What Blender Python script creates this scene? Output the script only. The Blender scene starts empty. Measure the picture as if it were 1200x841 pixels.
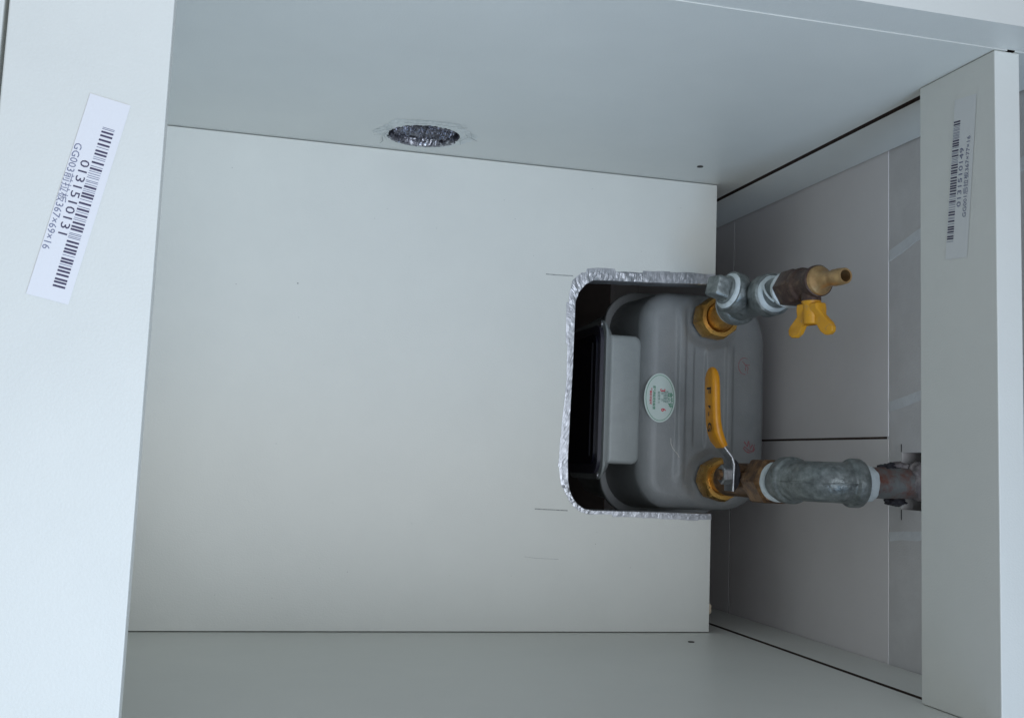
import bpy, bmesh, math, random
from mathutils import Vector, Matrix, noise
random.seed(7)
D = bpy.data
S = bpy.context.scene
C = S.collection

# ------------------------------------------------------------------ camera
def axis_rot(r):
    v = Vector(r)
    return Matrix.Rotation(v.length, 3, v.normalized())
cam_d = D.cameras.new('camera')
cam = D.objects.new('camera', cam_d)
C.objects.link(cam)
cam.matrix_world = Matrix.Translation((0.03471, 0.12857, 0.50882)) @ axis_rot((0.1101, -0.25181, 0.05427)).to_4x4()
cam_d.sensor_width = 36.0
cam_d.sensor_fit = 'HORIZONTAL'
cam_d.lens = 36.0 * 1299.66 / 1200.0
cam_d.shift_y = -29.5 / 1200.0
cam_d.clip_start = 0.01
cam_d.clip_end = 50
S.camera = cam

# ------------------------------------------------------------------ light
W_ = D.worlds.new('World')
S.world = W_
W_.use_nodes = True
bg = W_.node_tree.nodes['Background']
bg.inputs['Color'].default_value = (0.84, 0.905, 1.0, 1)
bg.inputs['Strength'].default_value = 0.39
def area(name, loc, target, sx, sy, power, col):
    l = D.lights.new(name, 'AREA')
    l.shape = 'RECTANGLE'; l.size = sx; l.size_y = sy
    l.energy = power; l.color = col
    o = D.objects.new(name, l); C.objects.link(o)
    o.location = loc
    o.rotation_euler = (Vector(target) - Vector(loc)).to_track_quat('-Z', 'Y').to_euler()
    return o
area('window_light', (0.44, -0.60, 0.75), (-0.14, 0.3, -0.05), 0.5, 0.7, 6.6, (0.36, 0.63, 1.0))
area('sky_window', (0.52, -0.15, 1.40), (0.12, 0.16, -0.1), 0.8, 1.4, 19.0, (0.84, 0.905, 1.0))
S.view_settings.view_transform = 'Standard'
S.view_settings.look = 'None'
S.view_settings.exposure = 0.0
S.view_settings.gamma = 1.0
S.view_settings.use_curve_mapping = False
S.render.engine = 'CYCLES'
S.cycles.max_bounces = 8
S.cycles.diffuse_bounces = 6

# ------------------------------------------------------------------ materials
def mat(name, col, rough=0.5, metal=0.0, col2=None, scale=60, detail=4, contrast=(0.35, 0.65),
        bump=0.0, bscale=200, spec=0.5, stretch=None, rough2=None):
    m = D.materials.new(name); m.use_nodes = True
    nt = m.node_tree; N = nt.nodes; L = nt.links
    b = N['Principled BSDF']
    b.inputs['Base Color'].default_value = (*col, 1)
    b.inputs['Roughness'].default_value = rough
    b.inputs['Metallic'].default_value = metal
    b.inputs['Specular IOR Level'].default_value = spec
    tc = N.new('ShaderNodeTexCoord')
    vec = tc.outputs['Object']
    if stretch:
        mp = N.new('ShaderNodeMapping'); mp.inputs['Scale'].default_value = stretch
        L.new(vec, mp.inputs['Vector']); vec = mp.outputs['Vector']
    if col2:
        n = N.new('ShaderNodeTexNoise'); n.inputs['Scale'].default_value = scale
        n.inputs['Detail'].default_value = detail; n.inputs['Roughness'].default_value = 0.65
        L.new(vec, n.inputs['Vector'])
        r = N.new('ShaderNodeValToRGB')
        r.color_ramp.elements[0].position = contrast[0]; r.color_ramp.elements[1].position = contrast[1]
        r.color_ramp.elements[0].color = (*col, 1); r.color_ramp.elements[1].color = (*col2, 1)
        L.new(n.outputs['Fac'], r.inputs['Fac']); L.new(r.outputs['Color'], b.inputs['Base Color'])
        if rough2 is not None:
            q = N.new('ShaderNodeMapRange')
            q.inputs['From Min'].default_value = contrast[0]; q.inputs['From Max'].default_value = contrast[1]
            q.inputs['To Min'].default_value = rough; q.inputs['To Max'].default_value = rough2
            L.new(n.outputs['Fac'], q.inputs['Value']); L.new(q.outputs['Result'], b.inputs['Roughness'])
    if bump:
        n2 = N.new('ShaderNodeTexNoise'); n2.inputs['Scale'].default_value = bscale
        n2.inputs['Detail'].default_value = 5
        L.new(vec, n2.inputs['Vector'])
        bp = N.new('ShaderNodeBump'); bp.inputs['Strength'].default_value = bump
        bp.inputs['Distance'].default_value = 0.001
        L.new(n2.outputs['Fac'], bp.inputs['Height']); L.new(bp.outputs['Normal'], b.inputs['Normal'])
    return m

M = {}
M['laminate'] = mat('white_laminate', (0.695, 0.70, 0.655), 0.40, col2=(0.735, 0.738, 0.69), scale=7, detail=8, bump=0.12, bscale=900, spec=0.4)
M['edge'] = mat('edge_banding', (0.66, 0.70, 0.68), 0.35, col2=(0.72, 0.75, 0.73), scale=80, bump=0.1, bscale=600)
M['chipboard'] = mat('raw_chipboard', (0.42, 0.33, 0.22), 0.85, col2=(0.62, 0.53, 0.40), scale=700, bump=0.6, bscale=900)
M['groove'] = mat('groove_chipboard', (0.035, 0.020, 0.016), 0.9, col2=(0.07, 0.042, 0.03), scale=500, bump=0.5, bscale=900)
M['paper'] = mat('label_paper', (0.76, 0.755, 0.77), 0.55, bump=0.05, bscale=700)
M['paper_grey'] = mat('label_paper_grey', (0.71, 0.72, 0.71), 0.55, bump=0.05, bscale=700)
M['ink'] = mat('label_ink', (0.035, 0.03, 0.07), 0.6, col2=(0.07, 0.06, 0.12), scale=900)
M['ink_light'] = mat('label_ink_light', (0.13, 0.14, 0.22), 0.6, col2=(0.22, 0.24, 0.34), scale=1200)
M['pencil_and_shade'] = mat('graphite_and_shade', (0.22, 0.23, 0.22), 0.6, col2=(0.42, 0.43, 0.41), scale=500)  # also colours the painted crease shade on the duct patch
M['foil'] = mat('crinkled_foil', (0.40, 0.41, 0.435), 0.34, 0.8, col2=(0.56, 0.57, 0.595), scale=90, bump=0.15, bscale=300, rough2=0.42)
M['foil_flat'] = mat('foil_patch', (0.60, 0.63, 0.62), 0.34, 0.65, col2=(0.70, 0.72, 0.71), scale=160, bump=0.5, bscale=300)
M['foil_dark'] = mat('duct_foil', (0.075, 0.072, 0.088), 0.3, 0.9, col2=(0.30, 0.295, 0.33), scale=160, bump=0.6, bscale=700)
M['meter'] = mat('grey_meter_enamel', (0.200, 0.210, 0.212), 0.46, 0.05, col2=(0.250, 0.258, 0.258), scale=22, detail=9, bump=0.22, bscale=750)
M['meter_trim'] = mat('meter_box_enamel', (0.26, 0.28, 0.275), 0.42, 0.1, col2=(0.29, 0.31, 0.305), scale=70, bump=0.12, bscale=700)
M['window'] = mat('index_window', (0.008, 0.008, 0.014), 0.12, spec=0.6)
M['bezel'] = mat('index_bezel', (0.03, 0.028, 0.04), 0.35)
M['brass'] = mat('yellow_brass', (0.78, 0.47, 0.13), 0.24, 0.92, col2=(0.52, 0.27, 0.07), scale=110, bump=0.12, bscale=500, rough2=0.5)
M['brass_dirty'] = mat('tarnished_brass', (0.13, 0.072, 0.038), 0.42, 0.7, col2=(0.34, 0.19, 0.085), scale=120, contrast=(0.45, 0.75), bump=0.35, bscale=500)
M['brass_brown'] = mat('brown_brass', (0.085, 0.052, 0.042), 0.55, 0.45, col2=(0.22, 0.145, 0.09), scale=170, contrast=(0.5, 0.78), bump=0.4, bscale=500)
M['brass_pale'] = mat('pale_brass', (0.60, 0.40, 0.19), 0.40, 0.75, col2=(0.42, 0.25, 0.11), scale=130, bump=0.1, bscale=400)
M['duct_lip'] = mat('duct_lip_foil', (0.28, 0.28, 0.31), 0.3, 0.9, col2=(0.75, 0.76, 0.8), scale=260, contrast=(0.5, 0.6), bump=0.5, bscale=600)
M['galv'] = mat('galvanised_iron', (0.135, 0.150, 0.148), 0.34, 0.55, col2=(0.36, 0.39, 0.38), scale=170, detail=9, contrast=(0.36, 0.76), bump=0.55, bscale=420, rough2=0.5)
M['tape'] = mat('white_thread_tape', (0.66, 0.72, 0.73), 0.55, col2=(0.50, 0.55, 0.56), scale=220, contrast=(0.5, 0.8), bump=0.4, bscale=700)
M['yellow'] = mat('yellow_vinyl', (0.62, 0.26, 0.003), 0.40, col2=(0.50, 0.18, 0.003), scale=90, contrast=(0.4, 0.8), bump=0.15, bscale=400)
M['yellow_paint'] = mat('chipped_yellow_paint', (0.66, 0.31, 0.012), 0.45, col2=(0.46, 0.24, 0.07), scale=230, contrast=(0.58, 0.72), bump=0.3, bscale=500)
M['steel'] = mat('zinc_steel', (0.40, 0.41, 0.42), 0.32, 0.85, col2=(0.24, 0.24, 0.25), scale=150, bump=0.2, bscale=400)
M['rust'] = mat('rusty_grey_pipe', (0.16, 0.165, 0.16), 0.6, 0.3, col2=(0.17, 0.065, 0.045), scale=70, detail=7, contrast=(0.46, 0.64), bump=0.6, bscale=350)
M['tile'] = mat('grey_wall_tile', (0.74, 0.70, 0.69), 0.36, col2=(0.77, 0.73, 0.72), scale=14, bump=0.05, bscale=300, spec=0.35)
M['tile_edge'] = M['tile']
M['plaster'] = mat('grey_plaster', (0.57, 0.55, 0.54), 0.88, col2=(0.66, 0.64, 0.63), scale=26, detail=9, contrast=(0.3, 0.72), bump=0.3, bscale=600)
M['skim'] = mat('pale_skim_coat', (0.64, 0.65, 0.66), 0.8, col2=(0.70, 0.71, 0.72), scale=60, bump=0.5, bscale=300)
M['mortar'] = mat('broken_mortar', (0.15, 0.13, 0.13), 0.95, col2=(0.30, 0.27, 0.26), scale=130, contrast=(0.45, 0.7), bump=1.0, bscale=240)
M['dark_scrap'] = mat('dark_sealing_scrap', (0.022, 0.02, 0.026), 0.6, bump=0.6, bscale=300)
M['floor'] = mat('brown_floor', (0.055, 0.04, 0.032), 0.7, col2=(0.085, 0.065, 0.055), scale=18, bump=0.2, bscale=80)
M['sticker'] = mat('sticker_paper', (0.52, 0.60, 0.56), 0.4)
M['green_ink'] = mat('green_ink', (0.05, 0.24, 0.13), 0.5)
M['grey_ink'] = mat('grey_green_ink', (0.20, 0.30, 0.26), 0.5)
M['red_ink'] = mat('red_ink', (0.55, 0.035, 0.07), 0.5)
M['red_chalk'] = mat('faded_red_stamp', (0.30, 0.07, 0.085), 0.6, col2=(0.21, 0.17, 0.175), scale=700, contrast=(0.4, 0.62))
M['black_ink'] = mat('black_ink', (0.012, 0.010, 0.012), 0.5)
M['black'] = mat('bore_shade_black', (0.006, 0.005, 0.006), 0.8)
M['scratch'] = mat('pale_scratch', (0.50, 0.48, 0.45), 0.6)
M['speck'] = mat('dark_speck', (0.05, 0.045, 0.04), 0.7)

# ------------------------------------------------------------------ helpers
def root(name, loc, label, cat, group=None):
    o = D.objects.new(name, None); C.objects.link(o)
    o.location = loc; o.empty_display_size = 0.02
    o['label'] = label; o['category'] = cat
    if group: o['group'] = group
    return o

def wpos(o):
    v = o.location.copy()
    while o.parent:
        o = o.parent; v += o.location
    return v

def link(name, bm, mats, parent=None, smooth=None, label=None, kind=None, bevel=0):
    """bm is in world coordinates; origin moved to the parent's place"""
    if smooth is not None:
        for f in bm.faces: f.smooth = smooth != 0
    me = D.meshes.new(name)
    off = wpos(parent) if parent else Vector((0, 0, 0))
    if parent: bmesh.ops.translate(bm, verts=bm.verts, vec=-off)
    bm.to_mesh(me); bm.free()
    for m in (mats if isinstance(mats, (list, tuple)) else [mats]):
        me.materials.append(M[m])
    if smooth and smooth != 1:
        me.set_sharp_from_angle(angle=math.radians(smooth))
    o = D.objects.new(name, me); C.objects.link(o)
    if parent: o.parent = parent
    if label: o['label'] = label
    if kind: o['kind'] = kind
    if bevel:
        b = o.modifiers.new('bevel', 'BEVEL'); b.width = bevel; b.segments = 2
        b.limit_method = 'ANGLE'; b.angle_limit = math.radians(40)
    return o

def box(bm, x0, x1, y0, y1, z0, z1, mi=0):
    v = [bm.verts.new((x, y, z)) for z in (z0, z1) for y in (y0, y1) for x in (x0, x1)]
    for q in ((0, 2, 3, 1), (4, 5, 7, 6), (0, 1, 5, 4), (2, 6, 7, 3), (0, 4, 6, 2), (1, 3, 7, 5)):
        f = bm.faces.new([v[i] for i in q]); f.material_index = mi

def frame(origin, d, up=(0, 0, 1)):
    z = Vector(d).normalized(); u = Vector(up)
    if abs(z.dot(u)) > 0.97: u = Vector((0, 1, 0))
    x = u.cross(z).normalized(); y = z.cross(x)
    m = Matrix((x, y, z)).transposed().to_4x4(); m.translation = Vector(origin)
    return m

def lathe(bm, prof, origin, d, n=40, mi=0, cap0=True, cap1=True, fac=None, rot=0.0, jit=0.0):
    """prof: list of (r, h) along direction d; fac(a): radius factor"""
    m = frame(origin, d); rings = []
    for r, h in prof:
        ring = []
        for i in range(n):
            a = 2 * math.pi * i / n + rot
            rr = r * (fac(a) if fac else 1)
            p = m @ Vector((rr * math.cos(a), rr * math.sin(a), h))
            if jit:
                p += noise.noise_vector(p * 260) * jit
            ring.append(bm.verts.new(p))
        rings.append(ring)
    for a, b in zip(rings, rings[1:]):
        for i in range(n):
            f = bm.faces.new((a[i], a[(i + 1) % n], b[(i + 1) % n], b[i])); f.material_index = mi
    if cap0: bm.faces.new(list(reversed(rings[0]))).material_index = mi
    if cap1: bm.faces.new(rings[-1]).material_index = mi
    return rings

def sweep(bm, pts, radii, n=32, mi=0, jit=0.0, caps=True, flat=1.0, up=(0, 1, 0)):
    pts = [Vector(p) for p in pts]; rings = []
    for k, p in enumerate(pts):
        t = (pts[min(k + 1, len(pts) - 1)] - pts[max(k - 1, 0)]).normalized()
        u = Vector(up); x = u.cross(t)
        x = x.normalized() if x.length > 1e-5 else Vector((1, 0, 0)); y = t.cross(x)
        ring = []
        for i in range(n):
            a = 2 * math.pi * i / n
            q = p + radii[k] * (math.cos(a) * x + flat * math.sin(a) * y)
            if jit: q += noise.noise_vector(q * 200) * jit
            ring.append(bm.verts.new(q))
        rings.append(ring)
    for a, b in zip(rings, rings[1:]):
        for i in range(n):
            bm.faces.new((a[i], a[(i + 1) % n], b[(i + 1) % n], b[i])).material_index = mi
    if caps:
        bm.faces.new(list(reversed(rings[0]))); bm.faces.new(rings[-1])

def plate(bm, loops, to3, thick, mi=0):
    """loops: outer loop and holes as 2D lists; to3(u,v) -> Vector; thick: extrusion vector"""
    edges = []
    for lp in loops:
        vs = [bm.verts.new(to3(*p)) for p in lp]
        for i in range(len(vs)): edges.append(bm.edges.new((vs[i], vs[(i + 1) % len(vs)])))
    r = bmesh.ops.triangle_fill(bm, use_beauty=True, use_dissolve=False, edges=edges)
    fs = [g for g in r['geom'] if isinstance(g, bmesh.types.BMFace)]
    ex = bmesh.ops.extrude_face_region(bm, geom=fs)
    nv = [g for g in ex['geom'] if isinstance(g, bmesh.types.BMVert)]
    bmesh.ops.translate(bm, verts=nv, vec=Vector(thick))
    for f in bm.faces: f.material_index = mi
    bmesh.ops.recalc_face_normals(bm, faces=bm.faces)

def text_into(bm, body, size, m, mi, extrude=0.0, xs=1.0, align='LEFT', bold=0.0):
    """flat lettering: text runs along local +x of m"""
    c = D.curves.new('lettering', 'FONT'); c.body = body; c.size = size
    c.align_x = align; c.align_y = 'CENTER'; c.resolution_u = 2; c.offset = bold
    o = D.objects.new('lettering', c); C.objects.link(o)
    dg = bpy.context.evaluated_depsgraph_get()
    me = D.meshes.new_from_object(o.evaluated_get(dg))
    vs = [bm.verts.new(m @ Vector((v.co.x * xs, v.co.y, 0))) for v in me.vertices]
    for p in me.polygons:
        try: bm.faces.new([vs[i] for i in p.vertices]).material_index = mi
        except ValueError: pass
    D.objects.remove(o); D.curves.remove(c); D.meshes.remove(me)

def rect(bm, m, u0, u1, v0, v1, mi, w=0.0):
    f = bm.faces.new([bm.verts.new(m @ Vector(p)) for p in ((u0, v0, w), (u1, v0, w), (u1, v1, w), (u0, v1, w))])
    f.material_index = mi
    return f

def rrect(x0, x1, y0, y1, r, n=8, rs=None):
    rs = rs or (r, r, r, r); out = []
    for (cx, cy, a0, rr) in ((x1 - rs[0], y1 - rs[0], 0, rs[0]), (x0 + rs[1], y1 - rs[1], 90, rs[1]),
                             (x0 + rs[2], y0 + rs[2], 180, rs[2]), (x1 - rs[3], y0 + rs[3], 270, rs[3])):
        for i in range(n + 1):
            a = math.radians(a0 + 90 * i / n); out.append((cx + rr * math.cos(a), cy + rr * math.sin(a)))
    return out

W = 0.367                 # clear width between the cabinet sides
ZS = -0.3308              # top of the shelf
ZW = -0.1941              # top of the tiling
XW = 0.4945               # face of the wall tiles

# ------------------------------------------------------------------ setting
bm = bmesh.new(); box(bm, -3, 0.52, -3, 3, -0.84, -0.80)
link('floor', bm, 'floor', kind='structure')

wall = None
bm = bmesh.new()
hole = [(0.1075, -0.1785), (0.1185, -0.1790), (0.128, -0.1788), (0.1465, -0.1780), (0.1470, -0.150), (0.1455, -0.120), (0.120, -0.117), (0.1080, -0.122), (0.1070, -0.150)]
plate(bm, [[(-1.5, -0.80), (2.0, -0.80), (2.0, 0.60), (-1.5, 0.60)], hole], lambda u, v: Vector((XW + 0.0004, u, v)), (0.07, 0, 0))
bm2 = bm
wall = link('wall', bm2, 'plaster', kind='structure')
bm = bmesh.new(); box(bm, XW + 0.045, XW + 0.07, 0.09, 0.16, -0.19, -0.10)
link('wall_cavity', bm, 'mortar', wall)
# tiles: rows 254 mm high, joints at y = 0.157 + k*0.33
tile_me = None
for r_ in range(3):
    for k in range(-3, 4):
        y0 = 0.1579 + k * 0.333; z1 = ZW - r_ * 0.2545
        if z1 - 0.253 < -0.80: z0 = -0.80
        else: z0 = z1 - 0.2538
        bm = bmesh.new(); dx = random.uniform(-0.00015, 0.00015)
        box(bm, XW + dx, XW + 0.006, y0, y0 + 0.3314, z0, z1)
        link('tile', bm, 'tile', wall, bevel=0.0004)
# dark grout bed behind the joints
bm = bmesh.new(); box(bm, XW + 0.0002, XW + 0.00035, -0.84, 1.49, -0.799, ZW - 0.002)
link('grout', bm, 'groove', wall)
# smear of skim coat across the plaster
for (ya, yb, sl, wd) in ((0.285, 0.298, 0.012, 0.006), (0.176, 0.187, 0.008, 0.005), (0.085, 0.094, 0.004, 0.004)):
    bm = bmesh.new(); m = 14; a = []; b = []
    for i in range(m):
        t = i / (m - 1); z = ZW + 0.001 + t * 0.20
        yc = ya + sl * t * 4; e = noise.noise(Vector((t * 9, ya * 50, 0))) * 0.002
        a.append(bm.verts.new((XW + 0.0001, yc + e, z))); b.append(bm.verts.new((XW + 0.0001, yc + wd + e * 0.4 + 0.002, z)))
    for i in range(m - 1): bm.faces.new((a[i], a[i + 1], b[i + 1], b[i]))
    g = bmesh.ops.extrude_face_region(bm, geom=list(bm.faces))
    bmesh.ops.translate(bm, verts=[v for v in g['geom'] if isinstance(v, bmesh.types.BMVert)], vec=(0.0008, 0, 0))
    bmesh.ops.recalc_face_normals(bm, faces=bm.faces)
    link('plaster_smear', bm, 'skim', wall)

# ------------------------------------------------------------------ cabinet
cab = root('base_cabinet', (0.21, W / 2, -0.80), 'white laminate base cabinet without a top, its inner panel cut out around the meter', 'cabinet')
CX, CZ, CR = 0.1637, -0.2835, 0.0262
def duct_r(a): return CR * (1 + 0.03 * math.sin(2 * a + 0.6))
circ = [(CX + duct_r(a) * math.cos(a), CZ + duct_r(a) * 1.0 * math.sin(a)) for a in [2 * math.pi * i / 48 for i in range(48)]]
XG0, XG1, XE = 0.4424, 0.4472, 0.4933
def side(y_in, sgn, holes, label):
    bm = bmesh.new()
    plate(bm, [[(-0.069, -0.7997), (XG0, -0.7997), (XG0, 0), (-0.069, 0)]] + holes, lambda u, v: Vector((u, y_in, v)), (0, sgn * 0.016, 0))
    box(bm, XG1, XE, min(y_in, y_in + sgn * 0.016), max(y_in, y_in + sgn * 0.016), -0.7997, 0)
    y_a, y_b = y_in + sgn * 0.006, y_in + sgn * 0.0155
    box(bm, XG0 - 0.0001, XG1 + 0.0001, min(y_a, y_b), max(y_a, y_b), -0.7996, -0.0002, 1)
    bmesh.ops.recalc_face_normals(bm, faces=bm.faces)
    for f in bm.faces:
        c_ = f.calc_center_median()
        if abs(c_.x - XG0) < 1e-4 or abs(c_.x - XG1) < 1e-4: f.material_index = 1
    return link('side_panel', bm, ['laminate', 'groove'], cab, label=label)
side_a = side(W, 1, [circ], 'side panel with a round duct hole')
side_b = side(0, -1, [], None)
bm = bmesh.new(); box(bm, -0.069, XE, W + 0.0005, W + 0.0158, 0.0004, 0.030)
link('upper_strip', bm, 'laminate', cab, label='raised strip along the top of the side with the duct hole')
# small hardware pin holes / pins in the sides
for (x, y, z, s) in ((0.385, W, -0.2843, -1), (0.3862, 0, -0.2854, 1)):
    bm = bmesh.new(); lathe(bm, [(0.0024, 0), (0.0024, 0.0006), (0.0012, 0.0007)], (x, y, z), (0, s, 0), 16)
    link('cam_hole', bm, 'speck', cab)
# unseen front panel, added to keep light out of the lower compartment
bm = bmesh.new(); box(bm, -0.088, -0.0712, -0.014, W + 0.014, -0.70, -0.002); link('unseen_door', bm, 'laminate', cab, bevel=0.0008)

fr = bmesh.new(); box(fr, -0.069, 0.0, 0.0004, W - 0.0004, -0.0172, -0.0004)
front_rail = link('front_rail', fr, 'laminate', cab, bevel=0.0007, label='wide flat front rail with a tilted barcode label')
rr_ = bmesh.new(); box(rr_, 0.4344, 0.4504, 0.0004, W - 0.0004, -0.069, -0.0004)
rear_rail = link('rear_rail', rr_, 'laminate', cab, bevel=0.0006, label='upright rear rail with a narrow barcode label')

# shelf with U cut-out open to the rear
CUT = [(0.4212, 0.2822), (0.39, 0.2806), (0.3623, 0.2793), (0.325, 0.2780), (0.3150, 0.2774), (0.3082, 0.2734), (0.3030, 0.2670), (0.3001, 0.2589), (0.2998, 0.2061), (0.2988, 0.168), (0.2982, 0.1318), (0.2990, 0.1165),
       (0.3002, 0.1098), (0.3030, 0.1035), (0.3071, 0.0985), (0.3125, 0.0950), (0.3199, 0.0938), (0.3673, 0.0938), (0.4212, 0.0939)]
bm = bmesh.new()
plate(bm, [[(0.4212, 0.0008), (-0.060, 0.0008), (-0.060, W - 0.0008), (0.4212, W - 0.0008)] + CUT], lambda u, v: Vector((u, v, ZS)), (0, 0, -0.016))
shelf = link('shelf_panel', bm, 'laminate', cab, label='inner panel with a square cut-out edged in foil tape')
# chipped raw board at the rear edge
bm = bmesh.new(); prev = None
for i in range(24):
    t = i / 23; y = 0.056 - t * 0.042
    w = 0.0005 + 0.0008 * abs(noise.noise(Vector((t * 13, 3, 1)))) + (0.0018 if 0.80 < t < 0.98 else 0.0)
    cur = [bm.verts.new((0.4211, y, ZS - 0.0006)), bm.verts.new((0.4211 + w, y, ZS - 0.0012)), bm.verts.new((0.4211 + w * .8, y, ZS - 0.014)), bm.verts.new((0.4211, y, ZS - 0.0155))]
    if prev:
        for j in range(4): bm.faces.new((prev[j], prev[(j + 1) % 4], cur[(j + 1) % 4], cur[j]))
    else: bm.faces.new(cur)
    prev = cur
bm.faces.new(list(reversed(prev))); bmesh.ops.recalc_face_normals(bm, faces=bm.faces)
link('chipped_edge', bm, 'chipboard', shelf)
# pencil lines
def stroke(bm, pts, w, z, mi=0, nrm='z'):
    pts = [Vector(p) for p in pts]; pa = []
    for k, p in enumerate(pts):
        t = (pts[min(k + 1, len(pts) - 1)] - pts[max(k - 1, 0)]).normalized(); s = Vector((-t.y, t.x)) * w / 2
        pa.append((bm.verts.new((p.x + s.x, p.y + s.y, z)), bm.verts.new((p.x - s.x, p.y - s.y, z))))
    for a, b in zip(pa, pa[1:]): bm.faces.new((a[0], b[0], b[1], a[1])).material_index = mi
for pts, w, mm in (([(0.2748, 0.2789), (0.285, 0.2790), (0.2975, 0.2793)], 0.0007, 'pencil_and_shade'),
                   ([(0.2728, 0.0939), (0.285, 0.0936), (0.2995, 0.0933)], 0.0008, 'pencil_and_shade'),
                   ([(0.266, 0.0572), (0.275, 0.0562), (0.2936, 0.0557)], 0.00018, 'pencil_and_shade')):
    bm = bmesh.new(); stroke(bm, pts, w, ZS + 0.00015)
    bmesh.ops.recalc_face_normals(bm, faces=bm.faces)
    link('pencil_line', bm, mm, shelf)
# dust specks on shelf and rail
rnd = random.Random(4)
bm = bmesh.new()
for i in range(46):
    x, y = rnd.uniform(0.02, 0.40), rnd.uniform(0.01, W - 0.01)
    if x > 0.28 and 0.08 < y < 0.30: continue
    r = rnd.uniform(0.00015, 0.00034); n = 6
    bm.faces.new([bm.verts.new((x + r * math.cos(6.283 * k / n), y + r * math.sin(6.283 * k / n) * rnd.uniform(.6, 1.2), ZS + 0.0002)) for k in range(n)])
for (x, y, r) in ((0.0812, 0.2561, 0.0006),):
    bm.faces.new([bm.verts.new((x + r * math.cos(6.283 * k / 8), y + r * math.sin(6.283 * k / 8), ZS + 0.0002)) for k in range(8)])
link('dust', bm, 'pencil_and_shade', shelf, kind='stuff')

# foil tape round the cut-out: crinkled strip lapping from the top face over the cut edge
OUT = [(0.4212, 0.2903), (0.39, 0.2890), (0.362, 0.2876), (0.325, 0.2866), (0.3179, 0.2863), (0.3040, 0.2835), (0.2965, 0.2770), (0.2936, 0.2640), (0.2948, 0.1922), (0.2928, 0.160), (0.2916, 0.1248), (0.2925, 0.1150),
       (0.2950, 0.1080), (0.2995, 0.1005), (0.3050, 0.0945), (0.3100, 0.0915), (0.3172, 0.0904), (0.3674, 0.0904), (0.4217, 0.0898)]
def resample(P, n):
    P = [Vector(p) for p in P]; seg = [0]
    for a, b in zip(P, P[1:]): seg.append(seg[-1] + (b - a).length)
    out = []
    for i in range(n):
        s = seg[-1] * i / (n - 1); k = 0
        while k < len(seg) - 2 and seg[k + 1] < s: k += 1
        t = (s - seg[k]) / max(seg[k + 1] - seg[k], 1e-9); out.append(P[k].lerp(P[k + 1], t))
    return out
# corresponding points: interpolate both polylines by index parameter
def param(P, t):
    f = t * (len(P) - 1); k = min(int(f), len(P) - 2); return Vector(P[k]).lerp(Vector(P[k + 1]), f - k)
lens = [0]
for a, b in zip(CUT, CUT[1:]): lens.append(lens[-1] + (Vector(b) - Vector(a)).length)
ns = 560; rnd = random.Random(11); bm = bmesh.new(); prev = None
for i in range(ns):
    s = lens[-1] * i / (ns - 1); k = 0
    while k < len(lens) - 2 and lens[k + 1] < s: k += 1
    t = (k + (s - lens[k]) / (lens[k + 1] - lens[k])) / (len(CUT) - 1)
    a, b = param(OUT, t), param(CUT, t)
    d = (b - a).normalized(); row = []
    corner = 2.2 if (0.12 < t < 0.36 or 0.62 < t < 0.88) else 0.8
    jo = rnd.uniform(-1, 1) * 0.00005 + noise.cell(Vector((s * 42 + 0.3, 0, 0))) * 0.0016 - 0.0001 + noise.noise(Vector((s * 60, 0, 0))) * 0.0008
    for q in range(5):
        p = a.lerp(b, q / 4) + (d * jo if q == 0 else Vector((0, 0)))
        amp = 0.0 if q == 0 else 0.00030 * corner
        vd = noise.voronoi(Vector((p.x * 170 + 3, p.y * 170, 1.0)))[0]; zz = ZS + 0.0002 + (vd[1] - vd[0]) * 1.4 * amp + abs(noise.noise(Vector((p.x * 500, p.y * 500, 5.0)))) * 0.5 * amp
        row.append(bm.verts.new((p.x, p.y, zz)))
    for q, dz in enumerate((0.0004, 0.004, 0.009, 0.0165)):
        p = b + d * (0.0005 + rnd.random() * 0.00005 * corner + 0.0003 * noise.noise(Vector((s * 110, dz * 90, 4))))
        row.append(bm.verts.new((p.x, p.y, ZS - dz)))
    if prev:
        for j in range(len(row) - 1): bm.faces.new((prev[j], prev[j + 1], row[j + 1], row[j]))
    prev = row
bmesh.ops.recalc_face_normals(bm, faces=bm.faces)
link('foil_tape', bm, 'foil', shelf, smooth=0, label='crinkled silver foil tape')

# barcode labels
def barcode(bm, m, u0, length, v0, v1, mi, seed, w=0.0):
    r = random.Random(seed); u = u0
    while u < u0 + length:
        grp = r.choice(('W', 'N', 'WW', 'N', 'NN', 'W'))
        for ch in grp:
            wd = 0.00088 if ch == 'W' else 0.00028
            if u + wd > u0 + length: return
            rect(bm, m, u, u + wd, v0, v1, mi if ch == 'W' else mi + 1, w); u += wd + (0.00045 if ch == 'W' else 0.00038)
        u += r.choice((0.0002, 0.0004, 0.0007))
def to_m(o, ex, ey):
    ex = Vector(ex).normalized(); ez = ex.cross(Vector(ey)).normalized(); ey = ez.cross(ex)
    m = Matrix((ex, ey, ez)).transposed().to_4x4(); m.translation = Vector(o); return m
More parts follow.
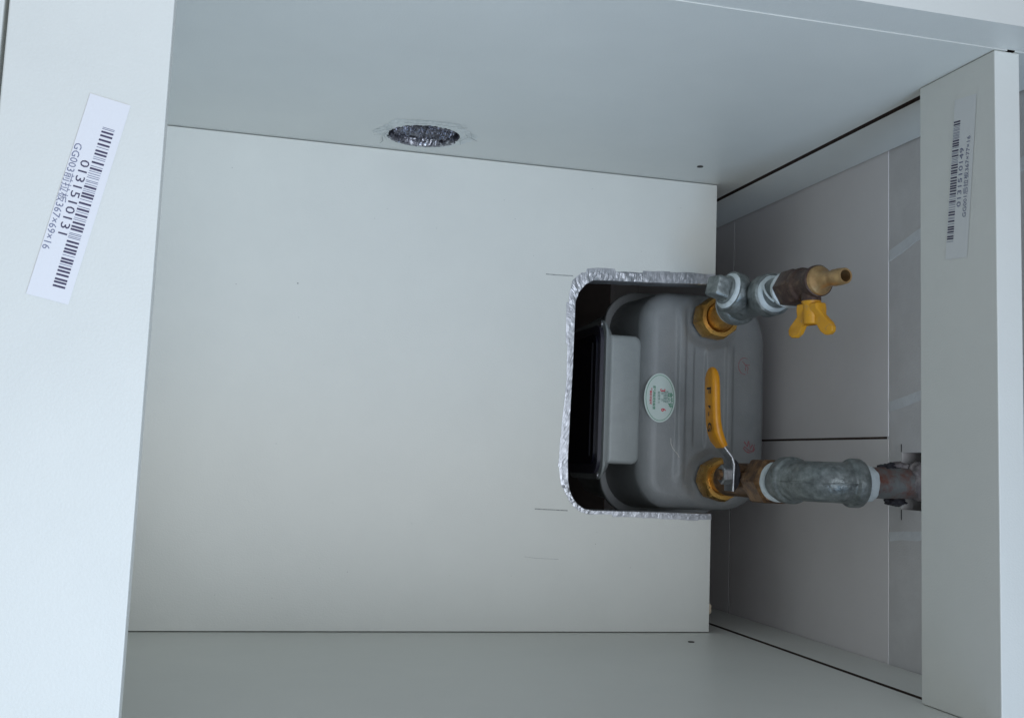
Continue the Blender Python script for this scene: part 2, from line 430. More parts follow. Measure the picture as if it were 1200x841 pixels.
# front label: reads downwards in the picture, letter tops facing the cabinet
e0 = Vector((-0.0219, 0.2690, 0)); e1 = Vector((-0.0369, 0.1963, 0))
ex = (e1 - e0).normalized(); ey = Vector((-ex.y, ex.x, 0))
e0 = e0 + ex * 0.0010 + ey * 0.0012
m = to_m(e0, ex, ey)
bm = bmesh.new()
rect(bm, m, -0.0130, 0.080, -0.0145, 0.0032, 0, 0.00005)
barcode(bm, m, 0.0, 0.0745, -0.0052, 0.0, 1, 5, 0.00018)
m1 = to_m(e0 + ex * 0.0165 - ey * 0.0079 + Vector((0, 0, 0.0002)), ex, ey)
text_into(bm, '0131510131', 0.0055, m1, 3, xs=1.31)
m2 = to_m(e0 + ex * 0.0100 - ey * 0.0127 + Vector((0, 0, 0.0002)), ex, ey)
text_into(bm, 'GG003前拉板367×69×16', 0.0045, m2, 2, xs=1.03)
lab1 = link('barcode_label', bm, ['paper', 'ink', 'ink_light', 'ink'], front_rail)
# rear label: on the upright rail, reads upwards
g0 = Vector((0.43435, 0.2652, -0.0369)); g1 = Vector((0.43435, 0.3372, -0.0295))
ex = (g1 - g0).normalized(); nrm = Vector((-1, 0, 0)); ey = nrm.cross(ex)
m = to_m(g0 + nrm * 0.0002, ex, ey)
bm = bmesh.new()
sg = 1
rect(bm, m, -0.0100, 0.083, -0.0130, 0.0066, 0, 0.0)
barcode(bm, m, 0.0, 0.0715, 0.0002, 0.0060, 1, 9, 0.00015)
m1 = to_m(g0 + nrm * 0.0004 + ex * 0.0195 - ey * 0.0030, ex, ey)
text_into(bm, '0131510149', 0.0050, m1, 3, xs=1.38)
m2 = to_m(g0 + nrm * 0.0004 + ex * 0.0130 - ey * 0.0085, ex, ey)
text_into(bm, 'GG001后拉板367×77×16', 0.0044, m2, 2, xs=1.0)
lab2 = link('barcode_label', bm, ['paper_grey', 'ink', 'ink_light', 'ink_light'], rear_rail)

# ------------------------------------------------------------------ foil duct in the side panel
duct = root('foil_duct', (CX, W, CZ), 'round opening lined with crumpled aluminium foil in the upper side panel above the cut-out panel', 'duct')
outer = [(0.1255, -0.2873), (0.132, -0.2713), (0.1378, -0.2519), (0.1591, -0.2476), (0.1824, -0.2468), (0.1858, -0.2541), (0.2041, -0.276), (0.1968, -0.2933), (0.1869, -0.3096), (0.1714, -0.316), (0.1509, -0.3121), (0.1372, -0.2986)]
def out_at(a):
    best = None; dx, dz = math.cos(a), math.sin(a)
    for (p, q) in zip(outer, outer[1:] + outer[:1]):
        x1, z1, x2, z2 = p[0] - CX, p[1] - CZ, q[0] - CX, q[1] - CZ
        den = dx * (z2 - z1) - dz * (x2 - x1)
        if abs(den) < 1e-12: continue
        t = (x1 * (z2 - z1) - z1 * (x2 - x1)) / den; u = (x1 * dz - z1 * dx) / den
        if t > 0 and -1e-6 <= u <= 1 + 1e-6: best = t if best is None else max(best, t)
    return best or CR * 1.2
bm = bmesh.new(); n = 180; rings = []; rnd = random.Random(3)
for q in range(9):
    ring = []
    for i in range(n):
        a = 2 * math.pi * i / n; ro = out_at(a) * (1 + 0.05 * noise.noise(Vector((a * 9, 0, 0))) + 0.03 * noise.noise(Vector((a * 30, 5, 0)))); ri = duct_r(a) - 0.0004
        ro = max(ro, ri + 0.0018); t = q / 8; r = ri + (ro - ri) * t
        p = Vector((CX + r * math.cos(a), 0, CZ + r * math.sin(a)))
        h = 0.00025 + (abs(noise.noise(p * 330 + Vector((0, 3, 0)))) * 0.0011) * (1 - t) ** 0.6 * (0.4 if q == 8 else 1)
        if q == 8: h = 0.0001
        ring.append(bm.verts.new((p.x, W - h, p.z)))
    rings.append(ring)
for a, b in zip(rings, rings[1:]):
    for i in range(n): bm.faces.new((a[i], a[(i + 1) % n], b[(i + 1) % n], b[i]))
bmesh.ops.recalc_face_normals(bm, faces=bm.faces)
link('foil_patch', bm, 'foil_flat', duct, smooth=0)
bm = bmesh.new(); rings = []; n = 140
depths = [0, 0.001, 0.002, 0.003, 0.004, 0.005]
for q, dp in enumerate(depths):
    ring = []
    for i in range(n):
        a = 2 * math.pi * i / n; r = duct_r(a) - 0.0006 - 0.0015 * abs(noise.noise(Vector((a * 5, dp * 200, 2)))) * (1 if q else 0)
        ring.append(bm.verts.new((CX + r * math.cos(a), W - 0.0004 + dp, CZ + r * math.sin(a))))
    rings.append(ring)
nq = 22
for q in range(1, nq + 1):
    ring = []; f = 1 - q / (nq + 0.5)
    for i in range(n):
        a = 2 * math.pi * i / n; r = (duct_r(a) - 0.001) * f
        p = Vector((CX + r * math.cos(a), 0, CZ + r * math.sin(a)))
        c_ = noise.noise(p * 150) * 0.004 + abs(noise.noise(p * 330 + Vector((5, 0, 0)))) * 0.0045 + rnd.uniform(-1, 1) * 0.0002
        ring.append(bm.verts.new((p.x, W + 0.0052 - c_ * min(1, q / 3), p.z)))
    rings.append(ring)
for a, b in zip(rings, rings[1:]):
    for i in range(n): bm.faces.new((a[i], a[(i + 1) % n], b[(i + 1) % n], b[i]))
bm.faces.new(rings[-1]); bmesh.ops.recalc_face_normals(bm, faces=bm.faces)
link('foil_liner', bm, 'foil_dark', duct, smooth=0)
bm = bmesh.new(); lathe(bm, [(0.0285, 0), (0.0285, 0.14)], (CX, W + 0.0165, CZ), (0, 1, 0), 40); link('duct_tube', bm, 'foil_dark', duct, smooth=60)
# dark strokes painted as shade along the patch's creases and lifted edges
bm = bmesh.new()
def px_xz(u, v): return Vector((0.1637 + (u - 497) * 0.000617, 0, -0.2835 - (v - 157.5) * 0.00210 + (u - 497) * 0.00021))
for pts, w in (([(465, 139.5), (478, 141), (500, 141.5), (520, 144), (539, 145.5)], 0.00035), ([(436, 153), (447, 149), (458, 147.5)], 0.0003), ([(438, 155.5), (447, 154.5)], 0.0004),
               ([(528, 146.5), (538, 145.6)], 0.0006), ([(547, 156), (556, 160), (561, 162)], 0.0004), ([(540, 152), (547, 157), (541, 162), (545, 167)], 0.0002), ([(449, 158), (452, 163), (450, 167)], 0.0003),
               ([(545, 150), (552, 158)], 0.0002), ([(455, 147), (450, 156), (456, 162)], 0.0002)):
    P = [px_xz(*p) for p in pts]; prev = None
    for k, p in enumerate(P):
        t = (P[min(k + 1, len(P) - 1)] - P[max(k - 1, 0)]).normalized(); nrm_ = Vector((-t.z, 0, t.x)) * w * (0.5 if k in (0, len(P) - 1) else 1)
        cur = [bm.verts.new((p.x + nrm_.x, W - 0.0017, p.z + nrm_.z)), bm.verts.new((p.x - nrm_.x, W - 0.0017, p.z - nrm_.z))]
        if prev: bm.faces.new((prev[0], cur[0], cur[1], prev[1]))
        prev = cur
bmesh.ops.recalc_face_normals(bm, faces=bm.faces); link('crease_shade', bm, 'pencil_and_shade', duct)
# bright folded lip along the lower rim
bm = bmesh.new(); prev = None
for i in range(60):
    a = math.radians(200 + 140 * i / 59); w = 0.0010 + 0.0012 * abs(noise.noise(Vector((a * 7, 1, 8))))
    row = []
    for (dr, dy) in ((0.0016, -0.0004), (0.0004, -0.0014 - w * 0.3), (-0.0008, -0.0010), (-w, 0.0014), (-w * 1.1, 0.004)):
        r = duct_r(a) + dr + 0.0003 * rnd.uniform(-1, 1)
        row.append(bm.verts.new((CX + r * math.cos(a), W + dy + 0.0002 * rnd.uniform(-1, 1), CZ + r * math.sin(a))))
    if prev:
        for j in range(4): bm.faces.new((prev[j], prev[j + 1], row[j + 1], row[j]))
    prev = row
bmesh.ops.recalc_face_normals(bm, faces=bm.faces); link('foil_lip', bm, 'duct_lip', duct, smooth=0)

# ------------------------------------------------------------------ gas meter
meter = root('gas_meter', (0.4155, 0.186, -0.53), 'grey diaphragm gas meter with an oval sticker standing in the foil-edged cut-out', 'gas meter')
BX0, BX1, BY0, BY1, ZT, RE = 0.3640, 0.4790, 0.0960, 0.2762, -0.3435, 0.0145
NA = Vector((0.4236, 0.2542, 0)); NB = Vector((0.4292, 0.1218, 0))
OUTL = rrect(BX0, BX1, BY0, BY1, 0.03, 14, rs=(0.036, 0.026, 0.030, 0.040))
def sdf_r(x, y):   # inside distance to the rounded outline (approx.)
    cx, cy = (BX0 + BX1) / 2, (BY0 + BY1) / 2; hx, hy = (BX1 - BX0) / 2, (BY1 - BY0) / 2
    r = 0.026 if x < cx else 0.037
    qx, qy = abs(x - cx) - hx + r, abs(y - cy) - hy + r
    return -(math.hypot(max(qx, 0), max(qy, 0)) + min(max(qx, qy), 0) - r)
def sstep(a, b, x):
    t = min(1, max(0, (x - a) / (b - a))); return t * t * (3 - 2 * t)
def top_h(x, y):
    d = max(0.0, sdf_r(x, y))
    h = 0.0
    if d < RE: h -= RE - math.sqrt(max(0, RE * RE - (RE - d) ** 2))
    # pressed ribs running across the meter
    inb = sstep(0.112, 0.128, y) * (1 - sstep(0.252, 0.266, y))
    h += 0.0022 * sstep(0.3935, 0.3960, x) * (1 - sstep(0.4005, 0.4030, x)) * inb
    h -= 0.0017 * sstep(0.4085, 0.4110, x) * (1 - sstep(0.4190, 0.4215, x)) * sstep(0.145, 0.155, y) * (1 - sstep(0.222, 0.234, y))
    h += 0.0020 * sstep(0.4370, 0.4395, x) * (1 - sstep(0.4430, 0.4455, x)) * sstep(0.140, 0.150, y) * (1 - sstep(0.226, 0.238, y))
    h -= 0.0025 * sstep(0.457, 0.478, x)
    for c in (NA, NB):
        dd = math.hypot(x - c.x, y - c.y)
        h -= 0.0022 * (1 - sstep(0.0185, 0.0275, dd)) 
    return h
cx, cy = 0.4155, 0.186
bm = bmesh.new(); rings = []
n = len(OUTL)
# densify outline
OL = []
for i in range(n):
    a, b = Vector(OUTL[i]), Vector(OUTL[(i + 1) % n]); k = max(1, int((b - a).length / 0.0018))
    for j in range(k): OL.append(a.lerp(b, j / k))
n = len(OL)
for z, off in ((-0.424, 0.0022), (-0.40, 0.0014), (-0.375, 0.0007)):
    rings.append([bm.verts.new((p.x + (p.x - cx) / abs((p - Vector((cx, cy))).length) * off, p.y + (p.y - cy) / (p - Vector((cx, cy))).length * off, z)) for p in OL])
ss = [1 - 0.22 * (k / 16) ** 1.6 for k in range(17)] + [0.78 - 0.78 * k / 52 for k in range(1, 52)]
for s_ in ss:
    ring = []
    for p in OL:
        q = Vector((cx, cy)) + (p - Vector((cx, cy))) * s_
        ring.append(bm.verts.new((q.x, q.y, ZT + (top_h(q.x, q.y) if s_ < 1 else -RE))))
    rings.append(ring)
for a, b in zip(rings, rings[1:]):
    for i in range(n): bm.faces.new((a[i], a[(i + 1) % n], b[(i + 1) % n], b[i]))
bm.faces.new(rings[-1])
bmesh.ops.recalc_face_normals(bm, faces=bm.faces)
link('upper_shell', bm, 'meter', meter, smooth=1)
def shell_scaled(bm, off, z0, z1, taper=0.0):
    lo = [bm.verts.new((p.x + (p - Vector((cx, cy))).normalized().x * (off - taper), p.y + (p - Vector((cx, cy))).normalized().y * (off - taper), z0)) for p in OL]
    hi = [bm.verts.new((p.x + (p - Vector((cx, cy))).normalized().x * off, p.y + (p - Vector((cx, cy))).normalized().y * off, z1)) for p in OL]
    for i in range(n): bm.faces.new((lo[i], lo[(i + 1) % n], hi[(i + 1) % n], hi[i]))
    bm.faces.new(hi); bm.faces.new(list(reversed(lo)))
bm = bmesh.new(); shell_scaled(bm, 0.0095, -0.4295, -0.4235); bmesh.ops.recalc_face_normals(bm, faces=bm.faces)
link('seam_flange', bm, 'meter', meter, smooth=30, bevel=0.001)
bm = bmesh.new(); shell_scaled(bm, 0.0018, -0.53, -0.4296, 0.006); bmesh.ops.recalc_face_normals(bm, faces=bm.faces)
link('lower_shell', bm, 'meter', meter, smooth=30, bevel=0.008)

# index box on the front
bm = bmesh.new()
ol = rrect(0.3380, 0.3660, 0.1312, 0.2372, 0.006, 8, rs=(0.0065, 0.0008, 0.0008, 0.0065))
zt = -0.3515; rings = []
for (z, s_) in ((-0.428, 0), (zt - 0.003, 0), (zt - 0.0013, 0.0004), (zt - 0.0004, 0.0013), (zt, 0.003)):
    c0 = Vector((0.350, 0.184)); ring = []
    for p in ol:
        p = Vector(p); q = Vector((p.x - math.copysign(min(s_, abs(p.x - c0.x)), p.x - c0.x), p.y - math.copysign(s_, p.y - c0.y)))
        ring.append(bm.verts.new((q.x, q.y, z)))
    rings.append(ring)
for a, b in zip(rings, rings[1:]):
    for i in range(len(a)): bm.faces.new((a[i], a[(i + 1) % len(a)], b[(i + 1) % len(a)], b[i]))
bm.faces.new(rings[-1]); bm.faces.new(list(reversed(rings[0]))); bmesh.ops.recalc_face_normals(bm, faces=bm.faces)
ibox = link('index_box', bm, 'meter_trim', meter, smooth=40)
def yz_plate(y0, y1, z0, z1, r, x, th): 
    bm = bmesh.new(); plate(bm, [rrect(y0, y1, z0, z1, r, 8)], lambda u, v: Vector((x, u, v)), (th, 0, 0)); return bm
# flared lip, bezel, window
lip = bmesh.new(); o_l = rrect(0.1180, 0.2500, -0.443, -0.3500, 0.016, 8); o_s = rrect(0.1250, 0.2430, -0.438, -0.3540, 0.012, 8); prev = None; rings = []
for (lp, x) in ((o_s, 0.3410), (o_l, 0.3360), (o_l, 0.3342), (rrect(0.1215, 0.2465, -0.440, -0.3532, 0.014, 8), 0.3336)):
    rings.append([lip.verts.new((x, u, v)) for (u, v) in lp])
for a, b in zip(rings, rings[1:]):
    for i in range(len(a)): lip.faces.new((a[i], a[(i + 1) % len(a)], b[(i + 1) % len(a)], b[i]))
lip.faces.new(rings[0]); lip.faces.new(rings[-1]); bmesh.ops.recalc_face_normals(lip, faces=lip.faces)
link('lip', lip, 'meter_trim', ibox, smooth=40)
link('bezel', yz_plate(0.1225, 0.2455, -0.439, -0.3540, 0.013, 0.3305, 0.0034), 'bezel', ibox, smooth=40, bevel=0.0008)
link('window', yz_plate(0.1300, 0.2380, -0.433, -0.3590, 0.010, 0.3285, 0.0022), 'window', ibox, smooth=40, bevel=0.0006)
bm = bmesh.new()
for z in (-0.369,): box(bm, 0.3278, 0.3287, 0.137, 0.231, z, z + 0.0009)
link('window_rib', bm, 'window', ibox)
for (y, z) in ((0.2465, -0.3625), (0.1215, -0.3625)):
    bm = bmesh.new(); lathe(bm, [(0.0035, 0), (0.0035, 0.0012), (0.002, 0.0018)], (0.3338, y, z), (-1, 0, 0), 16)
    link('screw', bm, 'steel', ibox, smooth=30)

# oval sticker
SX, SY, RA, RB = 0.3796, 0.1865, 0.0138, 0.0202
def oval(bm, a, b, z, mi, n=64, a2=None, b2=None):
    o = [bm.verts.new((SX + a * math.cos(6.28319 * i / n), SY + b * math.sin(6.28319 * i / n), z)) for i in range(n)]
    if a2 is None: bm.faces.new(o).material_index = mi
    else:
        q = [bm.verts.new((SX + a2 * math.cos(6.28319 * i / n), SY + b2 * math.sin(6.28319 * i / n), z)) for i in range(n)]
        for i in range(n): bm.faces.new((o[i], o[(i + 1) % n], q[(i + 1) % n], q[i])).material_index = mi
bm = bmesh.new(); zs = ZT + 0.0002
oval(bm, RA, RB, zs, 0); oval(bm, RA - 0.0014, RB - 0.0014, zs + 0.0001, 1, a2=RA - 0.0018, b2=RB - 0.0018)
def stext(body, u, v, size, mi, xs=1.0, bold=0.0):   # u across picture (x), v = centre along y; text reads downwards
    mm = to_m((SX + u, SY + v, zs + 0.00015), (0, -1, 0), (1, 0, 0)); text_into(bm, body, size * 1.15, mm, mi, xs=xs, align='CENTER', bold=bold + 0.00005)
stext('合格证', 0.0090, -0.0015, 0.0037, 1, bold=0.00008)
stext('检定结论', 0.0062, 0.001, 0.0022, 2)
stext('有效期至', 0.0040, 0.001, 0.0021, 2)
stext('年    月', 0.0018, 0.001, 0.0022, 2)
stext('3', 0.0022, 0.0062, 0.0052, 3, bold=0.0001)
stext('6', 0.0032, -0.0098, 0.0050, 3, bold=0.0001)
stext('检定员 01', -0.0010, 0.0, 0.0021, 2)
stext('燃气表检定站检测', -0.0052, 0.0, 0.0021, 1)
stext('严禁拆动铅封', -0.0082, 0.001, 0.0020, 3)
link('sticker', bm, ['sticker', 'green_ink', 'grey_ink', 'red_ink'], meter, label='pale oval sticker with green and red print')
# faded red stamps and a pale scratch on the shell
def mark(name, m_, strokes, w=0.0007):
    bm = bmesh.new()
    for st in strokes:
        pts = []
        for a, b in zip(st, st[1:]):
            for j in range(4): pts.append((a[0] + (b[0] - a[0]) * j / 4, a[1] + (b[1] - a[1]) * j / 4))
        pts.append(st[-1]); pa = []
        for k, p in enumerate(pts):
            t = (Vector(pts[min(k + 1, len(pts) - 1)]) - Vector(pts[max(k - 1, 0)])).normalized(); s_ = Vector((-t.y, t.x)) * w / 2
            z = lambda X, Y: ZT + top_h(X, Y) + 0.0003
            pa.append((bm.verts.new((p[0] + s_.x, p[1] + s_.y, z(p[0] + s_.x, p[1] + s_.y))), bm.verts.new((p[0] - s_.x, p[1] - s_.y, z(p[0] - s_.x, p[1] - s_.y)))))
        for a, b in zip(pa, pa[1:]): bm.faces.new((a[0], b[0], b[1], a[1]))
    bmesh.ops.recalc_face_normals(bm, faces=bm.faces)
    link(name, bm, m_, meter)
def arc(cx_, cy_, r, a0, a1, n=9, ry=None):
    ry = ry or r
    return [(cx_ + r * math.cos(math.radians(a0 + (a1 - a0) * i / n)), cy_ + ry * math.sin(math.radians(a0 + (a1 - a0) * i / n))) for i in range(n + 1)]
X, Y = 0.4550, 0.2171
mark('red_stamp', 'red_chalk', [arc(X, Y, 0.0055, 60, 280, ry=0.007), [(X - .002, Y + .004), (X + .004, Y - .002)], [(X + .001, Y - .004), (X + .001, Y + .001), (X + .005, Y + .001)], [(X + .003, Y - .006), (X + .003, Y - .002)]], 0.0006)
X, Y = 0.4608, 0.1510
mark('red_stamp', 'red_chalk', [[(X - .005, Y + .003), (X - .002, Y - .001), (X - .001, Y + .004), (X + .001, Y - .003), (X + .003, Y + .001)], [(X - .005, Y - .001), (X - .001, Y - .004), (X + .003, Y - .005), (X + .005, Y + .001)], arc(X, Y, .006, 200, 340)], 0.0010)
mark('scratch', 'scratch', [[(0.3900, 0.1505), (0.3915, 0.1465), (0.3950, 0.1420), (0.3968, 0.1385)], [(0.3900, 0.1540), (0.3902, 0.1505)]], 0.0006)
# coupling nuts
oct_f = lambda a: 1 / max(math.cos(((a) % (math.pi / 4)) - math.pi / 8), 0.5) * math.cos(math.pi / 8)
for c, rt in ((NA, 0.25), (NB, 0.12)):
    bm = bmesh.new()
    for_ = lambda a: oct_f(a)
    R_ = 0.0180; z0 = -0.3420
    fr_ = frame((c.x, c.y, z0), (0, 0, 1))
    rings = []
    nn = 64
    for (r, h, k) in ((R_ * .94, 0, .5), (R_, 0.0020, 1), (R_, 0.0150, 1), (R_ * 0.90, 0.0178, 0.35), (0.0128, 0.0180, 0), (0.0124, 0.0176, 0), (0.0124, 0.0135, 0)):
        ring = []
        for i in range(nn):
            a = 2 * math.pi * i / nn; f = 1 + (oct_f(a) - 1) * k if k else 1
            ring.append(bm.verts.new((c.x + r * f * math.cos(a + rt), c.y + r * f * math.sin(a + rt), z0 + h)))
        rings.append(ring)
    for a, b in zip(rings, rings[1:]):
        for i in range(nn): bm.faces.new((a[i], a[(i + 1) % nn], b[(i + 1) % nn], b[i]))
    bm.faces.new(list(reversed(rings[0]))); bm.faces.new(rings[-1]); bmesh.ops.recalc_face_normals(bm, faces=bm.faces)
    link('coupling_nut', bm, 'brass', meter, smooth=24)

# ------------------------------------------------------------------ outlet pipework (upper in the picture)
outp = root('outlet_pipework', (0.4205, 0.2537, -0.329), 'galvanised tee with a square plug and a brass hose tap with yellow butterfly handle', 'gas tap')
T = Vector((0.4215, 0.2600, -0.2640))          # tee centre
up = Vector((0.02, 0.012, 1)).normalized()
base = Vector((0.4236, 0.2545, -0.326))
bm = bmesh.new(); d = (T - base)
lathe(bm, [(0.0117, -0.004), (0.0117, 0.004), (0.0103, 0.012), (0.0100, 0.036)], base, d, 36); link('tail_piece', bm, 'brass', outp, smooth=30)
bm = bmesh.new()
# run of the tee
lathe(bm, [(0.0130, -0.030), (0.0158, -0.0292), (0.0162, -0.0270), (0.0162, -0.0215), (0.0150, -0.0202), (0.0133, -0.0190), (0.0130, 0.0), (0.0131, 0.0195), (0.0150, 0.0212), (0.0160, 0.0228), (0.0160, 0.0325), (0.0154, 0.0340), (0.0128, 0.0343), (0.0122, 0.0320)], T, up, 56, jit=0.0001)
bd = Vector((-0.930, 0.21, 0.20)).normalized()
lathe(bm, [(0.0128, 0.0), (0.0130, 0.0125), (0.0148, 0.0135), (0.0160, 0.0148), (0.0160, 0.0215), (0.0154, 0.0232), (0.0125, 0.0234)], T, bd, 56, jit=0.0001)
bmesh.ops.recalc_face_normals(bm, faces=bm.faces)
tee = link('tee', bm, 'galv', outp, smooth=50)
bm = bmesh.new(); lathe(bm, [(0.0120, -0.0330), (0.0150, -0.0325), (0.0152, -0.0303), (0.0120, -0.0298)], T, up, 48, jit=0.0003); link('thread_tape', bm, 'tape', outp, smooth=50)
bm = bmesh.new(); lathe(bm, [(0.0118, 0.0225), (0.0140, 0.0233), (0.0134, 0.0246), (0.0120, 0.0256), (0.0112, 0.0258)], T, bd, 48, jit=0.0004); link('thread_tape', bm, 'tape', outp, smooth=50)
# square plug
bm = bmesh.new(); lathe(bm, [(0.0112, 0.020), (0.0112, 0.0270), (0.0104, 0.0278), (0.0060, 0.0282)], T, bd, 40)
sqf = lambda a: min(1.0 / max(abs(math.cos(a)), abs(math.sin(a))), 1.30)
lathe(bm, [(0.0080, 0.0250), (0.0078, 0.0372), (0.0070, 0.0387), (0.0045, 0.0392)], T, bd, 48, fac=sqf, rot=0.45, jit=0.0003)
link('square_plug', bm, 'galv', outp, smooth=35)
# nipple, tapes
bm = bmesh.new(); lathe(bm, [(0.0112, 0.026), (0.0112, 0.050), (0.0118, 0.051), (0.0118, 0.056)], T, up, 40, jit=0.0002); link('nipple', bm, 'galv', outp, smooth=40)
bm = bmesh.new(); lathe(bm, [(0.0116, 0.0330), (0.0138, 0.0338), (0.0134, 0.0356), (0.0118, 0.0374), (0.0112, 0.0376)], T, up, 48, jit=0.0004); link('thread_tape', bm, 'tape', outp, smooth=50)
bm = bmesh.new(); lathe(bm, [(0.0112, 0.0492), (0.0120, 0.0498), (0.0130, 0.0525), (0.0132, 0.0548), (0.0112, 0.0555)], T, up, 48, jit=0.0004); link('thread_tape', bm, 'tape', outp, smooth=50)
# a loose twist of tape on the nipple
bm = bmesh.new(); fm = frame(T, up); pts = []
for i in range(12):
    t = i / 11; a = math.radians(150 + 75 * t); pts.append(fm @ Vector((0.0119 * math.cos(a), 0.0119 * math.sin(a), 0.0370 + 0.0125 * t)))
sweep(bm, pts, [0.0009] * 12, 8); link('thread_tape', bm, 'tape', outp, smooth=50)
# hose tap body: hexagon, barrel, nozzle
hexf = lambda a: 1 / max(math.cos((a % (math.pi / 3)) - math.pi / 6), 0.5) * math.cos(math.pi / 6)
K = T + up * 0.0555
bm = bmesh.new()
lathe(bm, [(0.0128, -0.0010), (0.0137, 0.0006), (0.0137, 0.0165), (0.0128, 0.0182)], K, up, 60, fac=hexf, rot=0.3)
lathe(bm, [(0.0122, 0.0175), (0.0126, 0.0188), (0.0124, 0.0215), (0.0108, 0.0235), (0.0100, 0.029), (0.0104, 0.0350), (0.0110, 0.0380), (0.0110, 0.0405), (0.0100, 0.0412)], K, up, 48, jit=0.0002)
tap = link('tap_body', bm, 'brass_brown', outp, smooth=28)
Kn = K + up * 0.0395
nd = Vector((0.115, -0.02, 1)).normalized()
bm = bmesh.new()
rings = lathe(bm, [(0.0100, 0.0), (0.0103, 0.0022), (0.0093, 0.0036), (0.0066, 0.0052), (0.0056, 0.0080), (0.0052, 0.0120), (0.0052, 0.0150), (0.0054, 0.0172), (0.0058, 0.0182), (0.0056, 0.0215), (0.0059, 0.0228), (0.0056, 0.0262), (0.0054, 0.0292), (0.0050, 0.0298), (0.0040, 0.0296), (0.0038, 0.0280), (0.0038, 0.0060)], Kn, nd, 40, cap1=True)
link('hose_nozzle', bm, ['brass_pale'], outp, smooth=45)
bm = bmesh.new(); lathe(bm, [(0.0037, 0.0180), (0.0037, 0.0185)], Kn, nd, 24); link('bore_shade', bm, 'black', outp)  # black disc painted in for the shade inside the nozzle
# butterfly handle hanging towards -y
H = K + up * 0.0300; hd = Vector((0.03, -1, 0.0)).normalized()
bm = bmesh.new(); lathe(bm, [(0.0068, 0.006), (0.0068, 0.0128), (0.0058, 0.0130), (0.0058, 0.0142)], H, hd, 32); link('stem_neck', bm, 'brass_brown', outp, smooth=30)
bm = bmesh.new()
# cross-section along the run direction: hub plus two wings that spread away from the body
def wing_loop():
    L = [(-0.0092, 0.0124), (-0.0098, 0.0160), (-0.0120, 0.0208), (-0.0155, 0.0242), (-0.0186, 0.0270), (-0.0204, 0.0300), (-0.0200, 0.0332), (-0.0174, 0.0352),
         (-0.0136, 0.0354), (-0.0102, 0.0332), (-0.0080, 0.0300), (-0.0070, 0.0280), (-0.0052, 0.0266), (-0.0025, 0.0262)]
    R = [(-u, v) for (u, v) in reversed(L)]
    return L + R
uu = Vector((0.30, 0.0, 0.954)).normalized(); hx = uu.cross(hd).normalized()
lp = wing_loop(); th = 0.0024
rings = []
for (w_, sc) in ((-th, 0.93), (-th * .72, 1.0), (th * .72, 1.0), (th, 0.93)):
    rings.append([bm.verts.new(H + uu * (u * sc) + hd * (0.0268 + (v - 0.0248) * sc) + hx * (w_ * (1.0 if (abs(u) > 0.0098 or v > 0.0250) else 2.2))) for (u, v) in lp])
k = len(lp)
for a, b in zip(rings, rings[1:]):
    for i in range(k): bm.faces.new((a[i], a[(i + 1) % k], b[(i + 1) % k], b[i]))
bm.faces.new(rings[0]); bm.faces.new(rings[-1])
bmesh.ops.triangulate(bm, faces=[f for f in bm.faces if len(f.verts) > 6]); bmesh.ops.recalc_face_normals(bm, faces=bm.faces)
for s_ in (-1, 1):
    pass
handle = link('butterfly_handle', bm, 'yellow_paint', outp, smooth=35, bevel=0.0006)
bm = bmesh.new(); lathe(bm, [(0.0068, 0.0128), (0.0068, 0.0134), (0.0060, 0.0150), (0.0056, 0.0284), (0.0048, 0.0290), (0.0042, 0.0278), (0.0042, 0.0276)], H, hd, 28, fac=None); link('hub', bm, 'yellow_paint', handle, smooth=30)

# ------------------------------------------------------------------ inlet pipework (lower in the picture)
inp = root('inlet_pipework', (0.426, 0.1216, -0.329), 'brass ball valve with yellow lever, galvanised elbow and rusty pipe entering the wall', 'gas valve')
B = Vector((0.4275, 0.1226, -0.3250)); ez = Vector((0, 0, 1))
bm = bmesh.new(); lathe(bm, [(0.0117, -0.004), (0.0117, 0.003), (0.0108, 0.010), (0.0112, 0.018)], B, ez, 40); link('tail_piece', bm, 'brass', inp, smooth=30)
bm = bmesh.new()
lathe(bm, [(0.0112, 0.010), (0.0130, 0.012), (0.0134, 0.018), (0.0130, 0.026), (0.0131, 0.046), (0.0126, 0.058), (0.0130, 0.067), (0.0150, 0.069)], B, ez, 48, jit=0.0002)
box(bm, 0.4120, 0.4180, 0.1245, 0.1280, -0.262, -0.248)
body_b = link('valve_body', bm, 'brass_dirty', inp, smooth=35)
bm = bmesh.new()
lathe(bm, [(0.0155, 0.0680), (0.0182, 0.0700), (0.0182, 0.0905), (0.0160, 0.0935), (0.0130, 0.0940)], B, ez, 60, fac=hexf, rot=0.26)
link('valve_hexagon', bm, 'brass_dirty', inp, smooth=26)
bm = bmesh.new(); lathe(bm, [(0.0128, 0.0930), (0.0146, 0.0937), (0.0147, 0.0955), (0.0134, 0.0975), (0.0120, 0.098)], B, ez, 48, jit=0.0004); link('thread_tape', bm, 'tape', inp, smooth=50)
bm = bmesh.new(); lathe(bm, [(0.0125, 0.095), (0.0127, 0.118)], B, ez, 40, jit=0.0003); link('nipple', bm, 'galv', inp, smooth=40)
# elbow
zc = -0.1690; XB = 0.4275; YB = 0.1242; pts = []; rad = []
z0 = -0.2240
seq = [(-0.2180, 0.0128), (-0.2176, 0.0158), (-0.2165, 0.0166), (-0.2085, 0.0167), (-0.2070, 0.0162), (-0.2064, 0.0148), (-0.2056, 0.0140)]
RA_ = 0.0165
for z, r in seq: pts.append((XB, YB, z)); rad.append(r)
for i in range(1, 16):
    a = math.radians(90 * i / 16); pts.append((XB + RA_ * (1 - math.cos(a)), YB, zc - RA_ + RA_ * math.sin(a))); rad.append(0.0138)
